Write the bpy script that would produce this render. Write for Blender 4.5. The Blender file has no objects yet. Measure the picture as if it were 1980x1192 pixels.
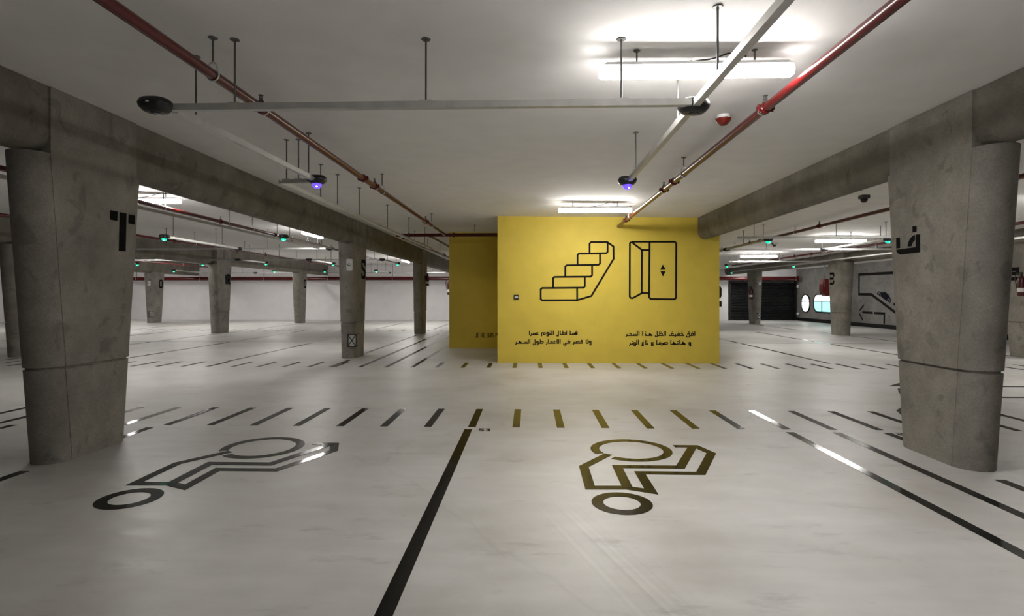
import bpy, bmesh, math, random
from mathutils import Vector, Matrix, noise
random.seed(7)
PI = math.pi
sc = bpy.context.scene
C = sc.collection
EYE = 1.55

# ------------------------------------------------------------------ camera
cam_d = bpy.data.cameras.new('camera')
cam_d.sensor_width = 36.0
cam_d.lens = 1080.0 / 1980.0 * 36.0
cam_d.shift_y = -24.0 / 1980.0
cam_d.clip_start = 0.05
cam_d.clip_end = 200
cam = bpy.data.objects.new('camera', cam_d)
cam.location = (0, 0, EYE)
cam.rotation_euler = (PI / 2, 0, 0.031)
C.objects.link(cam)
sc.camera = cam

# ------------------------------------------------------------------ world, exposure
w = bpy.data.worlds.new('world')
sc.world = w
w.use_nodes = True
w.node_tree.nodes['Background'].inputs[0].default_value = (0.5, 0.52, 0.55, 1)
w.node_tree.nodes['Background'].inputs[1].default_value = 0.02
sc.view_settings.view_transform = 'Standard'
sc.view_settings.look = 'None'
sc.view_settings.gamma = 1.0
sc.view_settings.use_curve_mapping = False
sc.view_settings.exposure = 2.52
LAMP_POWER = 24.0
LAMP_COLOR = (1.0, 0.965, 0.93, 1)


def ceil_z(x):
    return EYE + 1.8319 - 0.01266 * (x + 0.24)


# ------------------------------------------------------------------ materials
def new_mat(name):
    m = bpy.data.materials.new(name)
    m.use_nodes = True
    nt = m.node_tree
    b = nt.nodes['Principled BSDF']
    return m, nt, b


def plain(name, col, rough=0.5, metal=0.0, noise_amt=0.0, scale=30.0, spec=0.5):
    m, nt, b = new_mat(name)
    b.inputs['Roughness'].default_value = rough
    b.inputs['Metallic'].default_value = metal
    b.inputs['Specular IOR Level'].default_value = spec
    if noise_amt > 0:
        tc = nt.nodes.new('ShaderNodeTexCoord')
        n = nt.nodes.new('ShaderNodeTexNoise')
        n.inputs['Scale'].default_value = scale
        n.inputs['Detail'].default_value = 4
        r = nt.nodes.new('ShaderNodeMapRange')
        r.inputs['From Min'].default_value = 0.3
        r.inputs['From Max'].default_value = 0.7
        r.inputs['To Min'].default_value = 1 - noise_amt
        r.inputs['To Max'].default_value = 1 + noise_amt
        mx = nt.nodes.new('ShaderNodeVectorMath')
        mx.operation = 'SCALE'
        mx.inputs[0].default_value = col[:3]
        nt.links.new(tc.outputs['Object'], n.inputs['Vector'])
        nt.links.new(n.outputs['Fac'], r.inputs['Value'])
        nt.links.new(r.outputs['Result'], mx.inputs['Scale'])
        nt.links.new(mx.outputs['Vector'], b.inputs['Base Color'])
    else:
        b.inputs['Base Color'].default_value = (*col[:3], 1)
    return m


def emit(name, col, strength):
    m, nt, b = new_mat(name)
    b.inputs['Base Color'].default_value = (*col[:3], 1)
    b.inputs['Emission Color'].default_value = (*col[:3], 1)
    b.inputs['Emission Strength'].default_value = strength
    b.inputs['Roughness'].default_value = 0.3
    return m


def ramp(nt, stops):
    r = nt.nodes.new('ShaderNodeValToRGB')
    e = r.color_ramp.elements
    while len(e) < len(stops):
        e.new(0.5)
    for i, (p, c) in enumerate(stops):
        e[i].position = p
        e[i].color = (*c, 1) if len(c) == 3 else c
    return r


def mat_floor():
    m, nt, b = new_mat('polished_floor')
    L = nt.links
    tc = nt.nodes.new('ShaderNodeTexCoord')
    n1 = nt.nodes.new('ShaderNodeTexNoise')
    n1.inputs['Scale'].default_value = 0.8
    n1.inputs['Detail'].default_value = 9
    n1.inputs['Roughness'].default_value = 0.6
    L.new(tc.outputs['Object'], n1.inputs['Vector'])
    r1 = ramp(nt, [(0.25, (0.43, 0.412, 0.378)), (0.5, (0.535, 0.526, 0.503)), (0.75, (0.60, 0.595, 0.58))])
    L.new(n1.outputs['Fac'], r1.inputs['Fac'])
    # fine stretched trowel marks
    mp = nt.nodes.new('ShaderNodeMapping')
    mp.inputs['Scale'].default_value = (1.0, 3.4, 1)
    mp.inputs['Rotation'].default_value = (0, 0, 0.12)
    L.new(tc.outputs['Object'], mp.inputs['Vector'])
    n2 = nt.nodes.new('ShaderNodeTexNoise')
    n2.inputs['Scale'].default_value = 1.6
    n2.inputs['Detail'].default_value = 7
    L.new(mp.outputs['Vector'], n2.inputs['Vector'])
    mr = nt.nodes.new('ShaderNodeMapRange')
    mr.inputs['From Min'].default_value = 0.3
    mr.inputs['From Max'].default_value = 0.7
    mr.inputs['To Min'].default_value = 0.91
    mr.inputs['To Max'].default_value = 1.06
    L.new(n2.outputs['Fac'], mr.inputs['Value'])
    # dark scuffs
    mp3 = nt.nodes.new('ShaderNodeMapping')
    mp3.inputs['Scale'].default_value = (1.1, 3.2, 1)
    mp3.inputs['Rotation'].default_value = (0, 0, -0.5)
    L.new(tc.outputs['Object'], mp3.inputs['Vector'])
    n3 = nt.nodes.new('ShaderNodeTexNoise')
    n3.inputs['Scale'].default_value = 1.3
    n3.inputs['Detail'].default_value = 9
    n3.inputs['Roughness'].default_value = 0.7
    L.new(mp3.outputs['Vector'], n3.inputs['Vector'])
    r3 = nt.nodes.new('ShaderNodeMapRange')
    r3.inputs['From Min'].default_value = 0.57
    r3.inputs['From Max'].default_value = 0.78
    r3.inputs['To Min'].default_value = 1.0
    r3.inputs['To Max'].default_value = 0.6
    L.new(n3.outputs['Fac'], r3.inputs['Value'])
    mu = nt.nodes.new('ShaderNodeMath')
    mu.operation = 'MULTIPLY'
    L.new(mr.outputs['Result'], mu.inputs[0])
    L.new(r3.outputs['Result'], mu.inputs[1])
    # hairline wander cracks
    vo = nt.nodes.new('ShaderNodeTexVoronoi')
    vo.feature = 'DISTANCE_TO_EDGE'
    vo.inputs['Scale'].default_value = 0.33
    nd = nt.nodes.new('ShaderNodeTexNoise')
    nd.inputs['Scale'].default_value = 2.0
    nd.inputs['Detail'].default_value = 5
    L.new(tc.outputs['Object'], nd.inputs['Vector'])
    mxv = nt.nodes.new('ShaderNodeMix')
    mxv.data_type = 'VECTOR'
    mxv.inputs['Factor'].default_value = 0.22
    L.new(tc.outputs['Object'], mxv.inputs[4])
    L.new(nd.outputs['Color'], mxv.inputs[5])
    L.new(mxv.outputs[1], vo.inputs['Vector'])
    cr = nt.nodes.new('ShaderNodeMapRange')
    cr.inputs['From Min'].default_value = 0.0
    cr.inputs['From Max'].default_value = 0.006
    cr.inputs['To Min'].default_value = 0.93
    cr.inputs['To Max'].default_value = 1.0
    L.new(vo.outputs['Distance'], cr.inputs['Value'])
    mu2 = nt.nodes.new('ShaderNodeMath')
    mu2.operation = 'MULTIPLY'
    L.new(mu.outputs[0], mu2.inputs[0])
    L.new(cr.outputs['Result'], mu2.inputs[1])
    sc_ = nt.nodes.new('ShaderNodeVectorMath')
    sc_.operation = 'SCALE'
    L.new(r1.outputs['Color'], sc_.inputs[0])
    # tyre tracks in the right bay and scuffed dirt beside the left pillar
    def math_(op, a, b2=None):
        n_ = nt.nodes.new('ShaderNodeMath')
        n_.operation = op
        for i_, q in enumerate((a, b2)):
            if q is None:
                continue
            if isinstance(q, (int, float)):
                n_.inputs[i_].default_value = q
            else:
                L.new(q, n_.inputs[i_])
        return n_.outputs[0]
    dt = nt.nodes.new('ShaderNodeVectorMath')
    dt.operation = 'DOT_PRODUCT'
    dt.inputs[1].default_value = (0.946, 0.323, 0)
    L.new(tc.outputs['Object'], dt.inputs[0])
    across = math_('SUBTRACT', dt.outputs['Value'], 1.53)
    tn = nt.nodes.new('ShaderNodeTexNoise')
    tn.noise_dimensions = '1D'
    tn.inputs['Scale'].default_value = 26
    tn.inputs['Detail'].default_value = 3
    L.new(across, tn.inputs['W'])
    band = nt.nodes.new('ShaderNodeMapRange')
    band.interpolation_type = 'SMOOTHSTEP'
    for k_, v_ in (('From Min', 0.10), ('From Max', 0.24), ('To Min', 1.0), ('To Max', 0.0)):
        band.inputs[k_].default_value = v_
    L.new(math_('ABSOLUTE', across), band.inputs['Value'])
    sx = nt.nodes.new('ShaderNodeSeparateXYZ')
    L.new(tc.outputs['Object'], sx.inputs[0])
    fade = nt.nodes.new('ShaderNodeMapRange')
    fade.interpolation_type = 'SMOOTHSTEP'
    for k_, v_ in (('From Min', 3.3), ('From Max', 4.6), ('To Min', 1.0), ('To Max', 0.0)):
        fade.inputs[k_].default_value = v_
    L.new(sx.outputs['Y'], fade.inputs['Value'])
    tracks = math_('MULTIPLY', math_('MULTIPLY', band.outputs['Result'], fade.outputs['Result']), math_('SUBTRACT', tn.outputs['Fac'], 0.5))
    tracks = math_('ADD', math_('MULTIPLY', tracks, 0.5), 1.0)
    ds = nt.nodes.new('ShaderNodeVectorMath')
    ds.operation = 'DISTANCE'
    ds.inputs[1].default_value = (-4.1, 5.5, 0)
    L.new(tc.outputs['Object'], ds.inputs[0])
    near = nt.nodes.new('ShaderNodeMapRange')
    near.interpolation_type = 'SMOOTHSTEP'
    for k_, v_ in (('From Min', 0.4), ('From Max', 1.5), ('To Min', 1.0), ('To Max', 0.0)):
        near.inputs[k_].default_value = v_
    L.new(ds.outputs['Value'], near.inputs['Value'])
    dirt = math_('SUBTRACT', 1.0, math_('MULTIPLY', near.outputs['Result'], math_('MULTIPLY', n3.outputs['Fac'], 0.45)))
    L.new(math_('MULTIPLY', math_('MULTIPLY', mu2.outputs[0], tracks), dirt), sc_.inputs['Scale'])
    L.new(sc_.outputs['Vector'], b.inputs['Base Color'])
    rr = nt.nodes.new('ShaderNodeMapRange')
    rr.inputs['From Min'].default_value = 0.3
    rr.inputs['From Max'].default_value = 0.7
    rr.inputs['To Min'].default_value = 0.36
    rr.inputs['To Max'].default_value = 0.5
    L.new(n2.outputs['Fac'], rr.inputs['Value'])
    L.new(rr.outputs['Result'], b.inputs['Roughness'])
    b.inputs['Specular IOR Level'].default_value = 0.55
    bu = nt.nodes.new('ShaderNodeBump')
    bu.inputs['Strength'].default_value = 0.02
    bu.inputs['Distance'].default_value = 0.01
    L.new(n2.outputs['Fac'], bu.inputs['Height'])
    L.new(bu.outputs['Normal'], b.inputs['Normal'])
    return m


def mat_paint_black():
    m, nt, b = new_mat('glossy_black_paint')
    L = nt.links
    tc = nt.nodes.new('ShaderNodeTexCoord')
    ge = nt.nodes.new('ShaderNodeNewGeometry')
    n = nt.nodes.new('ShaderNodeTexNoise')
    n.inputs['Scale'].default_value = 14
    n.inputs['Detail'].default_value = 5
    L.new(ge.outputs['Position'], n.inputs['Vector'])
    r = ramp(nt, [(0.35, (0.006, 0.006, 0.006)), (0.66, (0.012, 0.012, 0.011)), (0.75, (0.03, 0.03, 0.028))])
    L.new(n.outputs['Fac'], r.inputs['Fac'])
    L.new(r.outputs['Color'], b.inputs['Base Color'])
    b.inputs['Specular IOR Level'].default_value = 0.14
    b.inputs['Roughness'].default_value = 0.09
    bu = nt.nodes.new('ShaderNodeBump')
    bu.inputs['Strength'].default_value = 0.06
    bu.inputs['Distance'].default_value = 0.003
    L.new(n.outputs['Fac'], bu.inputs['Height'])
    L.new(bu.outputs['Normal'], b.inputs['Normal'])
    return m


def mat_concrete(name, c0, c1, c2, stain=0.75, rough=0.75):
    m, nt, b = new_mat(name)
    L = nt.links
    ge = nt.nodes.new('ShaderNodeNewGeometry')
    n1 = nt.nodes.new('ShaderNodeTexNoise')
    n1.inputs['Scale'].default_value = 1.7
    n1.inputs['Detail'].default_value = 8
    n1.inputs['Roughness'].default_value = 0.65
    L.new(ge.outputs['Position'], n1.inputs['Vector'])
    r1 = ramp(nt, [(0.28, c0), (0.5, c1), (0.74, c2)])
    L.new(n1.outputs['Fac'], r1.inputs['Fac'])
    n2 = nt.nodes.new('ShaderNodeTexNoise')
    n2.inputs['Scale'].default_value = 4.5
    n2.inputs['Detail'].default_value = 3
    n2.inputs['Distortion'].default_value = 0.6
    L.new(ge.outputs['Position'], n2.inputs['Vector'])
    mr = nt.nodes.new('ShaderNodeMapRange')
    mr.inputs['From Min'].default_value = 0.60
    mr.inputs['From Max'].default_value = 0.66
    mr.inputs['To Min'].default_value = 1.0
    mr.inputs['To Max'].default_value = stain
    L.new(n2.outputs['Fac'], mr.inputs['Value'])
    n3 = nt.nodes.new('ShaderNodeTexNoise')
    n3.inputs['Scale'].default_value = 60
    n3.inputs['Detail'].default_value = 4
    L.new(ge.outputs['Position'], n3.inputs['Vector'])
    m3 = nt.nodes.new('ShaderNodeMapRange')
    m3.inputs['From Min'].default_value = 0.3
    m3.inputs['From Max'].default_value = 0.7
    m3.inputs['To Min'].default_value = 0.86
    m3.inputs['To Max'].default_value = 1.12
    L.new(n3.outputs['Fac'], m3.inputs['Value'])
    mu = nt.nodes.new('ShaderNodeMath')
    mu.operation = 'MULTIPLY'
    L.new(mr.outputs['Result'], mu.inputs[0])
    L.new(m3.outputs['Result'], mu.inputs[1])
    s = nt.nodes.new('ShaderNodeVectorMath')
    s.operation = 'SCALE'
    L.new(r1.outputs['Color'], s.inputs[0])
    L.new(mu.outputs[0], s.inputs['Scale'])
    L.new(s.outputs['Vector'], b.inputs['Base Color'])
    b.inputs['Roughness'].default_value = rough
    bu = nt.nodes.new('ShaderNodeBump')
    bu.inputs['Strength'].default_value = 0.25
    bu.inputs['Distance'].default_value = 0.006
    L.new(n3.outputs['Fac'], bu.inputs['Height'])
    L.new(bu.outputs['Normal'], b.inputs['Normal'])
    return m


M = dict(
    floor=mat_floor(),
    paint=mat_paint_black(),
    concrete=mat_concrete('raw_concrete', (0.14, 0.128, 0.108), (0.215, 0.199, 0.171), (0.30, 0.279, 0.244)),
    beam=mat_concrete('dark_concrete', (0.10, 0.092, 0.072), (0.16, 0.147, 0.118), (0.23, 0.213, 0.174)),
    wallcon=mat_concrete('wall_concrete', (0.15, 0.142, 0.132), (0.2, 0.19, 0.177), (0.25, 0.238, 0.22)),
    ceiling=plain('ceiling_paint', (0.80, 0.79, 0.775), 0.85, 0, 0.03, 3.0, 0.2),
    white=plain('white_wall_paint', (0.84, 0.82, 0.83), 0.7, 0, 0.03, 2.0, 0.3),
    yellow=plain('yellow_wall_paint', (0.70, 0.535, 0.075), 0.6, 0, 0.04, 3.0, 0.35),
    ink=plain('black_wall_paint', (0.010, 0.008, 0.007), 0.7, 0, 0, 1, 0.1),
    inkstone=plain('black_letter_paint', (0.005, 0.005, 0.005), 0.8, 0, 0, 1, 0.08),
    red=plain('red_pipe_paint', (0.078, 0.0035, 0.004), 0.26, 0, 0.1, 8.0, 0.4),
    redwall=plain('red_enamel', (0.055, 0.004, 0.003), 0.35, 0, 0.06, 6.0),
    galv=plain('galvanised_steel', (0.50, 0.50, 0.48), 0.42, 0.6, 0.1, 9.0),
    rod=plain('threaded_steel', (0.10, 0.10, 0.095), 0.45, 0.6),
    steel=plain('bright_steel', (0.6, 0.6, 0.6), 0.3, 0.9),
    black=plain('black_plastic', (0.012, 0.012, 0.013), 0.35),
    lens_off=plain('dark_lens', (0.02, 0.02, 0.025), 0.1),
    blue=emit('blue_led', (0.09, 0.045, 1.0), 0.42),
    green=emit('green_led', (0.0, 0.62, 0.27), 0.42),
    ledcore=emit('led_core', (0.7, 0.8, 1.0), 1.2),
    lamp=emit('lamp_diffuser', LAMP_COLOR, LAMP_POWER),
    lampside=emit('lamp_diffuser_side', LAMP_COLOR, LAMP_POWER * 0.22),
    housing=plain('lamp_housing', (0.6, 0.6, 0.6), 0.5),
    sign=plain('white_plastic', (0.62, 0.64, 0.62), 0.4),
    gate=plain('black_gate_paint', (0.005, 0.005, 0.005), 0.5, 0, 0.2, 4.0, 0.12),
    skirt=plain('black_skirting_paint', (0.006, 0.006, 0.006), 0.5, 0, 0, 1, 0.2),
    alarmred=plain('alarm_red', (0.15, 0.012, 0.006), 0.25),
    cable=plain('black_cable', (0.02, 0.02, 0.02), 0.5),
    daylight=emit('lit_window', (0.95, 1.0, 0.98), 0.42),
    teal=emit('lit_teal_blind', (0.30, 0.80, 0.74), 0.33),
    labelw=plain('white_label', (0.7, 0.7, 0.68), 0.5),
    carblue=plain('dark_blue_paint', (0.005, 0.006, 0.014), 0.7, 0, 0, 1, 0.1),
)


# ------------------------------------------------------------------ mesh helpers
class MB:
    """collects shapes and links them as ONE mesh object"""

    def __init__(self):
        self.v, self.f, self.s = [], [], []

    def add(self, verts, faces, smooth=False):
        o = len(self.v)
        self.v += [tuple(p) for p in verts]
        for f in faces:
            self.f.append([i + o for i in f])
            self.s.append(smooth)
        return self

    def box(self, x0, x1, y0, y1, z0, z1):
        v = [(x0, y0, z0), (x1, y0, z0), (x1, y1, z0), (x0, y1, z0), (x0, y0, z1), (x1, y0, z1), (x1, y1, z1), (x0, y1, z1)]
        return self.add(v, [(3, 2, 1, 0), (4, 5, 6, 7), (0, 1, 5, 4), (1, 2, 6, 5), (2, 3, 7, 6), (3, 0, 4, 7)])

    def rings(self, rings, smooth=True, cap0=True, cap1=True):
        n = len(rings[0])
        v = [p for r in rings for p in r]
        f = []
        for i in range(len(rings) - 1):
            for k in range(n):
                a, b2 = i * n + k, i * n + (k + 1) % n
                f.append((a, b2, b2 + n, a + n))
        self.add(v, f, smooth)
        if cap0:
            self.add(rings[0], [tuple(range(n))[::-1]])
        if cap1:
            self.add(rings[-1], [tuple(range(n))])
        return self

    def tube(self, pts, r, n=12, caps=True):
        pts = [Vector(p) for p in pts]
        rr = r if isinstance(r, (list, tuple)) else [r] * len(pts)
        rings = []
        up = None
        for i, p in enumerate(pts):
            d = (pts[min(i + 1, len(pts) - 1)] - pts[max(i - 1, 0)])
            if d.length < 1e-9:
                d = Vector((0, 0, 1))
            d.normalize()
            if up is None:
                up = Vector((0, 0, 1)) if abs(d.z) < 0.9 else Vector((1, 0, 0))
            a = d.cross(up)
            a.normalize()
            b2 = a.cross(d)
            up = b2
            rings.append([p + a * (rr[i] * math.cos(2 * PI * k / n)) + b2 * (rr[i] * math.sin(2 * PI * k / n)) for k in range(n)])
        # ring order gives outward faces
        return self.rings([r_[::-1] for r_ in rings], True, caps, caps)

    def lathe(self, prof, n=20, axis=(0, 0, 0)):
        rings = [[(axis[0] + r * math.cos(2 * PI * k / n), axis[1] + r * math.sin(2 * PI * k / n), axis[2] + z) for k in range(n)] for r, z in prof]
        return self.rings(rings, True)

    def build(self, name, mat, parent=None):
        me = bpy.data.meshes.new(name)
        me.from_pydata(self.v, [], self.f)
        me.polygons.foreach_set('use_smooth', self.s)
        me.materials.append(mat)
        me.update()
        o = bpy.data.objects.new(name, me)
        C.objects.link(o)
        if parent:
            o.parent = parent
        return o


def tag(o, label=None, cat=None, group=None, kind=None):
    if label:
        o['label'] = label
    if cat:
        o['category'] = cat
    if group:
        o['group'] = group
    if kind:
        o['kind'] = kind
    return o


def thing(name, loc, label, cat, group=None):
    o = bpy.data.objects.new(name, None)
    o.empty_display_size = 0.1
    o.location = loc
    C.objects.link(o)
    return tag(o, label, cat, group)


def struct(o):
    o['kind'] = 'structure'
    return o


def stroke_poly(pts, width, closed=False, round_cap=False):
    """2-D polyline -> list of left and right points with mitred joints"""
    P = [Vector(p) for p in pts]
    n = len(P)
    h = width / 2
    L, R = [], []
    for i in range(n):
        if closed:
            a, b2 = P[i] - P[i - 1], P[(i + 1) % n] - P[i]
        else:
            a = P[i] - P[i - 1] if i > 0 else P[1] - P[0]
            b2 = P[i + 1] - P[i] if i < n - 1 else P[-1] - P[-2]
        a = a.normalized()
        b2 = b2.normalized()
        na, nb = Vector((-a.y, a.x)), Vector((-b2.y, b2.x))
        m = na + nb
        if m.length < 0.2:
            m = na
        m.normalize()
        k = h / max(0.45, m.dot(na))
        L.append(P[i] + m * k)
        R.append(P[i] - m * k)
    return L, R


def stroke(mb, pts, width, place, closed=False, thick=0.003):
    """a painted band; place(u, v, h) turns the band's plane into 3-D"""
    L, R = stroke_poly(pts, width, closed)
    n = len(L)
    v = [place(p.x, p.y, thick) for p in L] + [place(p.x, p.y, thick) for p in R] + \
        [place(p.x, p.y, 0) for p in L] + [place(p.x, p.y, 0) for p in R]
    f = []
    rng = range(n) if closed else range(n - 1)
    for i in rng:
        j = (i + 1) % n
        f += [(i, n + i, n + j, j), (i, j, 2 * n + j, 2 * n + i), (n + j, n + i, 3 * n + i, 3 * n + j)]
    if not closed:
        f += [(0, 2 * n, 3 * n, n), (n - 1, 2 * n - 1, 4 * n - 1, 3 * n - 1)]
    mb.add(v, f)


def plate(mb, pts, place, thick=0.003):
    n = len(pts)
    v = [place(u, w_, thick) for u, w_ in pts] + [place(u, w_, 0) for u, w_ in pts]
    f = [tuple(range(n))] + [(i, n + i, n + (i + 1) % n, (i + 1) % n) for i in range(n)]
    mb.add(v, f)


def ring_band(mb, cx, cy, r0, r1, place, a0=0, a1=2 * PI, n=48, thick=0.003):
    full = abs(a1 - a0 - 2 * PI) < 1e-6
    k = n if full else n + 1
    pts = [(cx + (r0 + r1) / 2 * math.cos(a0 + (a1 - a0) * i / n), cy + (r0 + r1) / 2 * math.sin(a0 + (a1 - a0) * i / n)) for i in range(k)]
    stroke(mb, pts, abs(r1 - r0), place, full, thick)


def on_floor(u, v, h):
    return (u, v, h)


def on_wall_y(Y):
    return lambda u, v, h: (u, Y - h, v)


def on_wall_x(X, s=-1):
    return lambda u, v, h: (X + s * h, u, v)


def copy_tree(o, parent=None):
    c = o.copy()
    C.objects.link(c)
    if parent:
        c.parent = parent
    for ch in list(o.children):
        copy_tree(ch, c)
    return c

# ================================================================== THE SETTING
XL_, XR_, YN, YF = -31.0, 16.66, -13.0, 35.4        # inner faces of the hall
mb = MB()
mb.box(XL_ - 0.3, XR_ + 0.3, YN - 0.3, YF + 0.3, -0.3, 0)
floor = struct(mb.build('floor', M['floor']))

mb = MB()
zz = [ceil_z(XL_ - 0.3), ceil_z(XR_ + 0.3)]
xs, ys = (XL_ - 0.3, XR_ + 0.3), (YN - 0.3, YF + 0.3)
mb.add([(xs[0], ys[0], zz[0]), (xs[1], ys[0], zz[1]), (xs[1], ys[1], zz[1]), (xs[0], ys[1], zz[0]),
        (xs[0], ys[0], zz[0] + .3), (xs[1], ys[0], zz[1] + .3), (xs[1], ys[1], zz[1] + .3), (xs[0], ys[1], zz[0] + .3)],
       [(3, 2, 1, 0), (4, 5, 6, 7), (0, 1, 5, 4), (1, 2, 6, 5), (2, 3, 7, 6), (3, 0, 4, 7)])
ceiling = struct(mb.build('ceiling', M['ceiling']))


def wall(name, mat, x0, x1, y0, y1):
    m_ = MB()
    a, b2 = ceil_z(x0), ceil_z(x1)
    m_.add([(x0, y0, 0), (x1, y0, 0), (x1, y1, 0), (x0, y1, 0), (x0, y0, a), (x1, y0, b2), (x1, y1, b2), (x0, y1, a)],
           [(3, 2, 1, 0), (4, 5, 6, 7), (0, 1, 5, 4), (1, 2, 6, 5), (2, 3, 7, 6), (3, 0, 4, 7)])
    return struct(m_.build(name, mat))


wall('wall_back', M['white'], XL_, XR_, YF, YF + 0.3)
wall('wall_left', M['white'], XL_ - 0.3, XL_, YN, YF)
wall('wall_front', M['wallcon'], XL_, XR_, YN - 0.3, YN)
wall_right = wall('wall_right', M['wallcon'], XR_, XR_ + 0.3, YN, YF)
m_ = MB().box(XR_ - 0.015, XR_, YN, YF, 0, 0.19)
struct(m_.build('baseboard_right', M['skirt']))

# the yellow lift and stair core
core = wall('wall_center', M['yellow'], -0.735, 4.33, 12.87, 16.33)
core_rear = wall('wall_center_rear', M['yellow'], -2.35, 4.33, 16.33, 24.6)
core['label'] = 'bright yellow wall with staircase and elevator pictograms'
core_rear['label'] = 'dim recessed yellow wall left of the bright yellow wall'

# ------------------------------------------------------------------ pictograms and writing on the yellow core
W1 = on_wall_y(12.87)
STAIR = [[[1.095,1.444],[0.295,1.441],[0.263,1.471],[0.263,1.696],[0.295,1.724],[1.244,1.731],[1.273,1.761],[1.273,1.967]],[[0.547,1.728],[0.547,1.953],[0.58,1.98],[1.407,1.987],[1.44,2.019],[1.44,2.244]],[[0.826,1.99],[0.826,2.222],[0.863,2.248],[1.586,2.258],[1.62,2.288],[1.62,2.505]],[[1.106,2.264],[1.106,2.483],[1.139,2.513],[1.764,2.522],[1.794,2.552],[1.794,2.773]],[[1.382,2.523],[1.382,2.744],[1.419,2.779],[1.787,2.777],[1.928,2.676],[1.931,2.392],[1.422,1.541],[1.097,1.444],[1.097,1.713]]]
LIFT = [[[2.335,2.779],[2.301,2.749],[2.298,1.527],[2.321,1.497],[2.365,1.492],[2.572,1.606],[2.577,2.595],[2.335,2.779]],[[2.335,2.782],[3.318,2.779],[3.355,2.746],[3.348,1.497],[3.311,1.467],[2.779,1.472],[2.739,1.512],[2.75,2.778]],[[2.577,2.595],[2.75,2.594]],[[2.572,1.609],[2.742,1.609]]]
TRI = [[[3.05,2.263],[2.991,2.141],[3.115,2.141]],[[2.994,2.107],[3.115,2.107],[3.053,1.985]]]
FA = [[[5.696,2.241],[5.639,2.241],[5.641,2.181],[5.695,2.181]],[[5.944,2.151],[5.888,2.15],[5.883,2.043],[5.941,2.04]],[[5.941,2.028],[5.65,2.031],[5.648,2.155],[5.591,2.152],[5.591,1.975],[5.888,1.974],[5.918,1.99],[5.937,2.011]],[[5.768,2.045],[5.761,2.082],[5.732,2.122],[5.697,2.145],[5.663,2.153],[5.663,2.103],[5.69,2.087],[5.708,2.062],[5.711,2.045]]]
RAMP = [[[25.647,2.591],[28.761,2.609],[28.772,1.62],[27.754,1.611],[25.813,0.71],[25.564,0.718]],[[28.349,1.089],[28.709,0.807]],[[28.735,0.638],[28.426,0.299]],[[28.477,0.713],[27.633,0.712]],[[27.537,0.706],[26.748,0.708],[26.761,0.216]],[[26.089,1.182],[25.564,0.89]]]
CAR = [[27.323,1.645],[27.183,1.761],[26.952,1.702],[26.703,1.729],[26.458,1.6],[26.318,1.445],[26.261,1.278],[26.392,1.192],[26.569,1.289],[26.748,1.372],[26.998,1.506],[27.229,1.572]]
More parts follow.
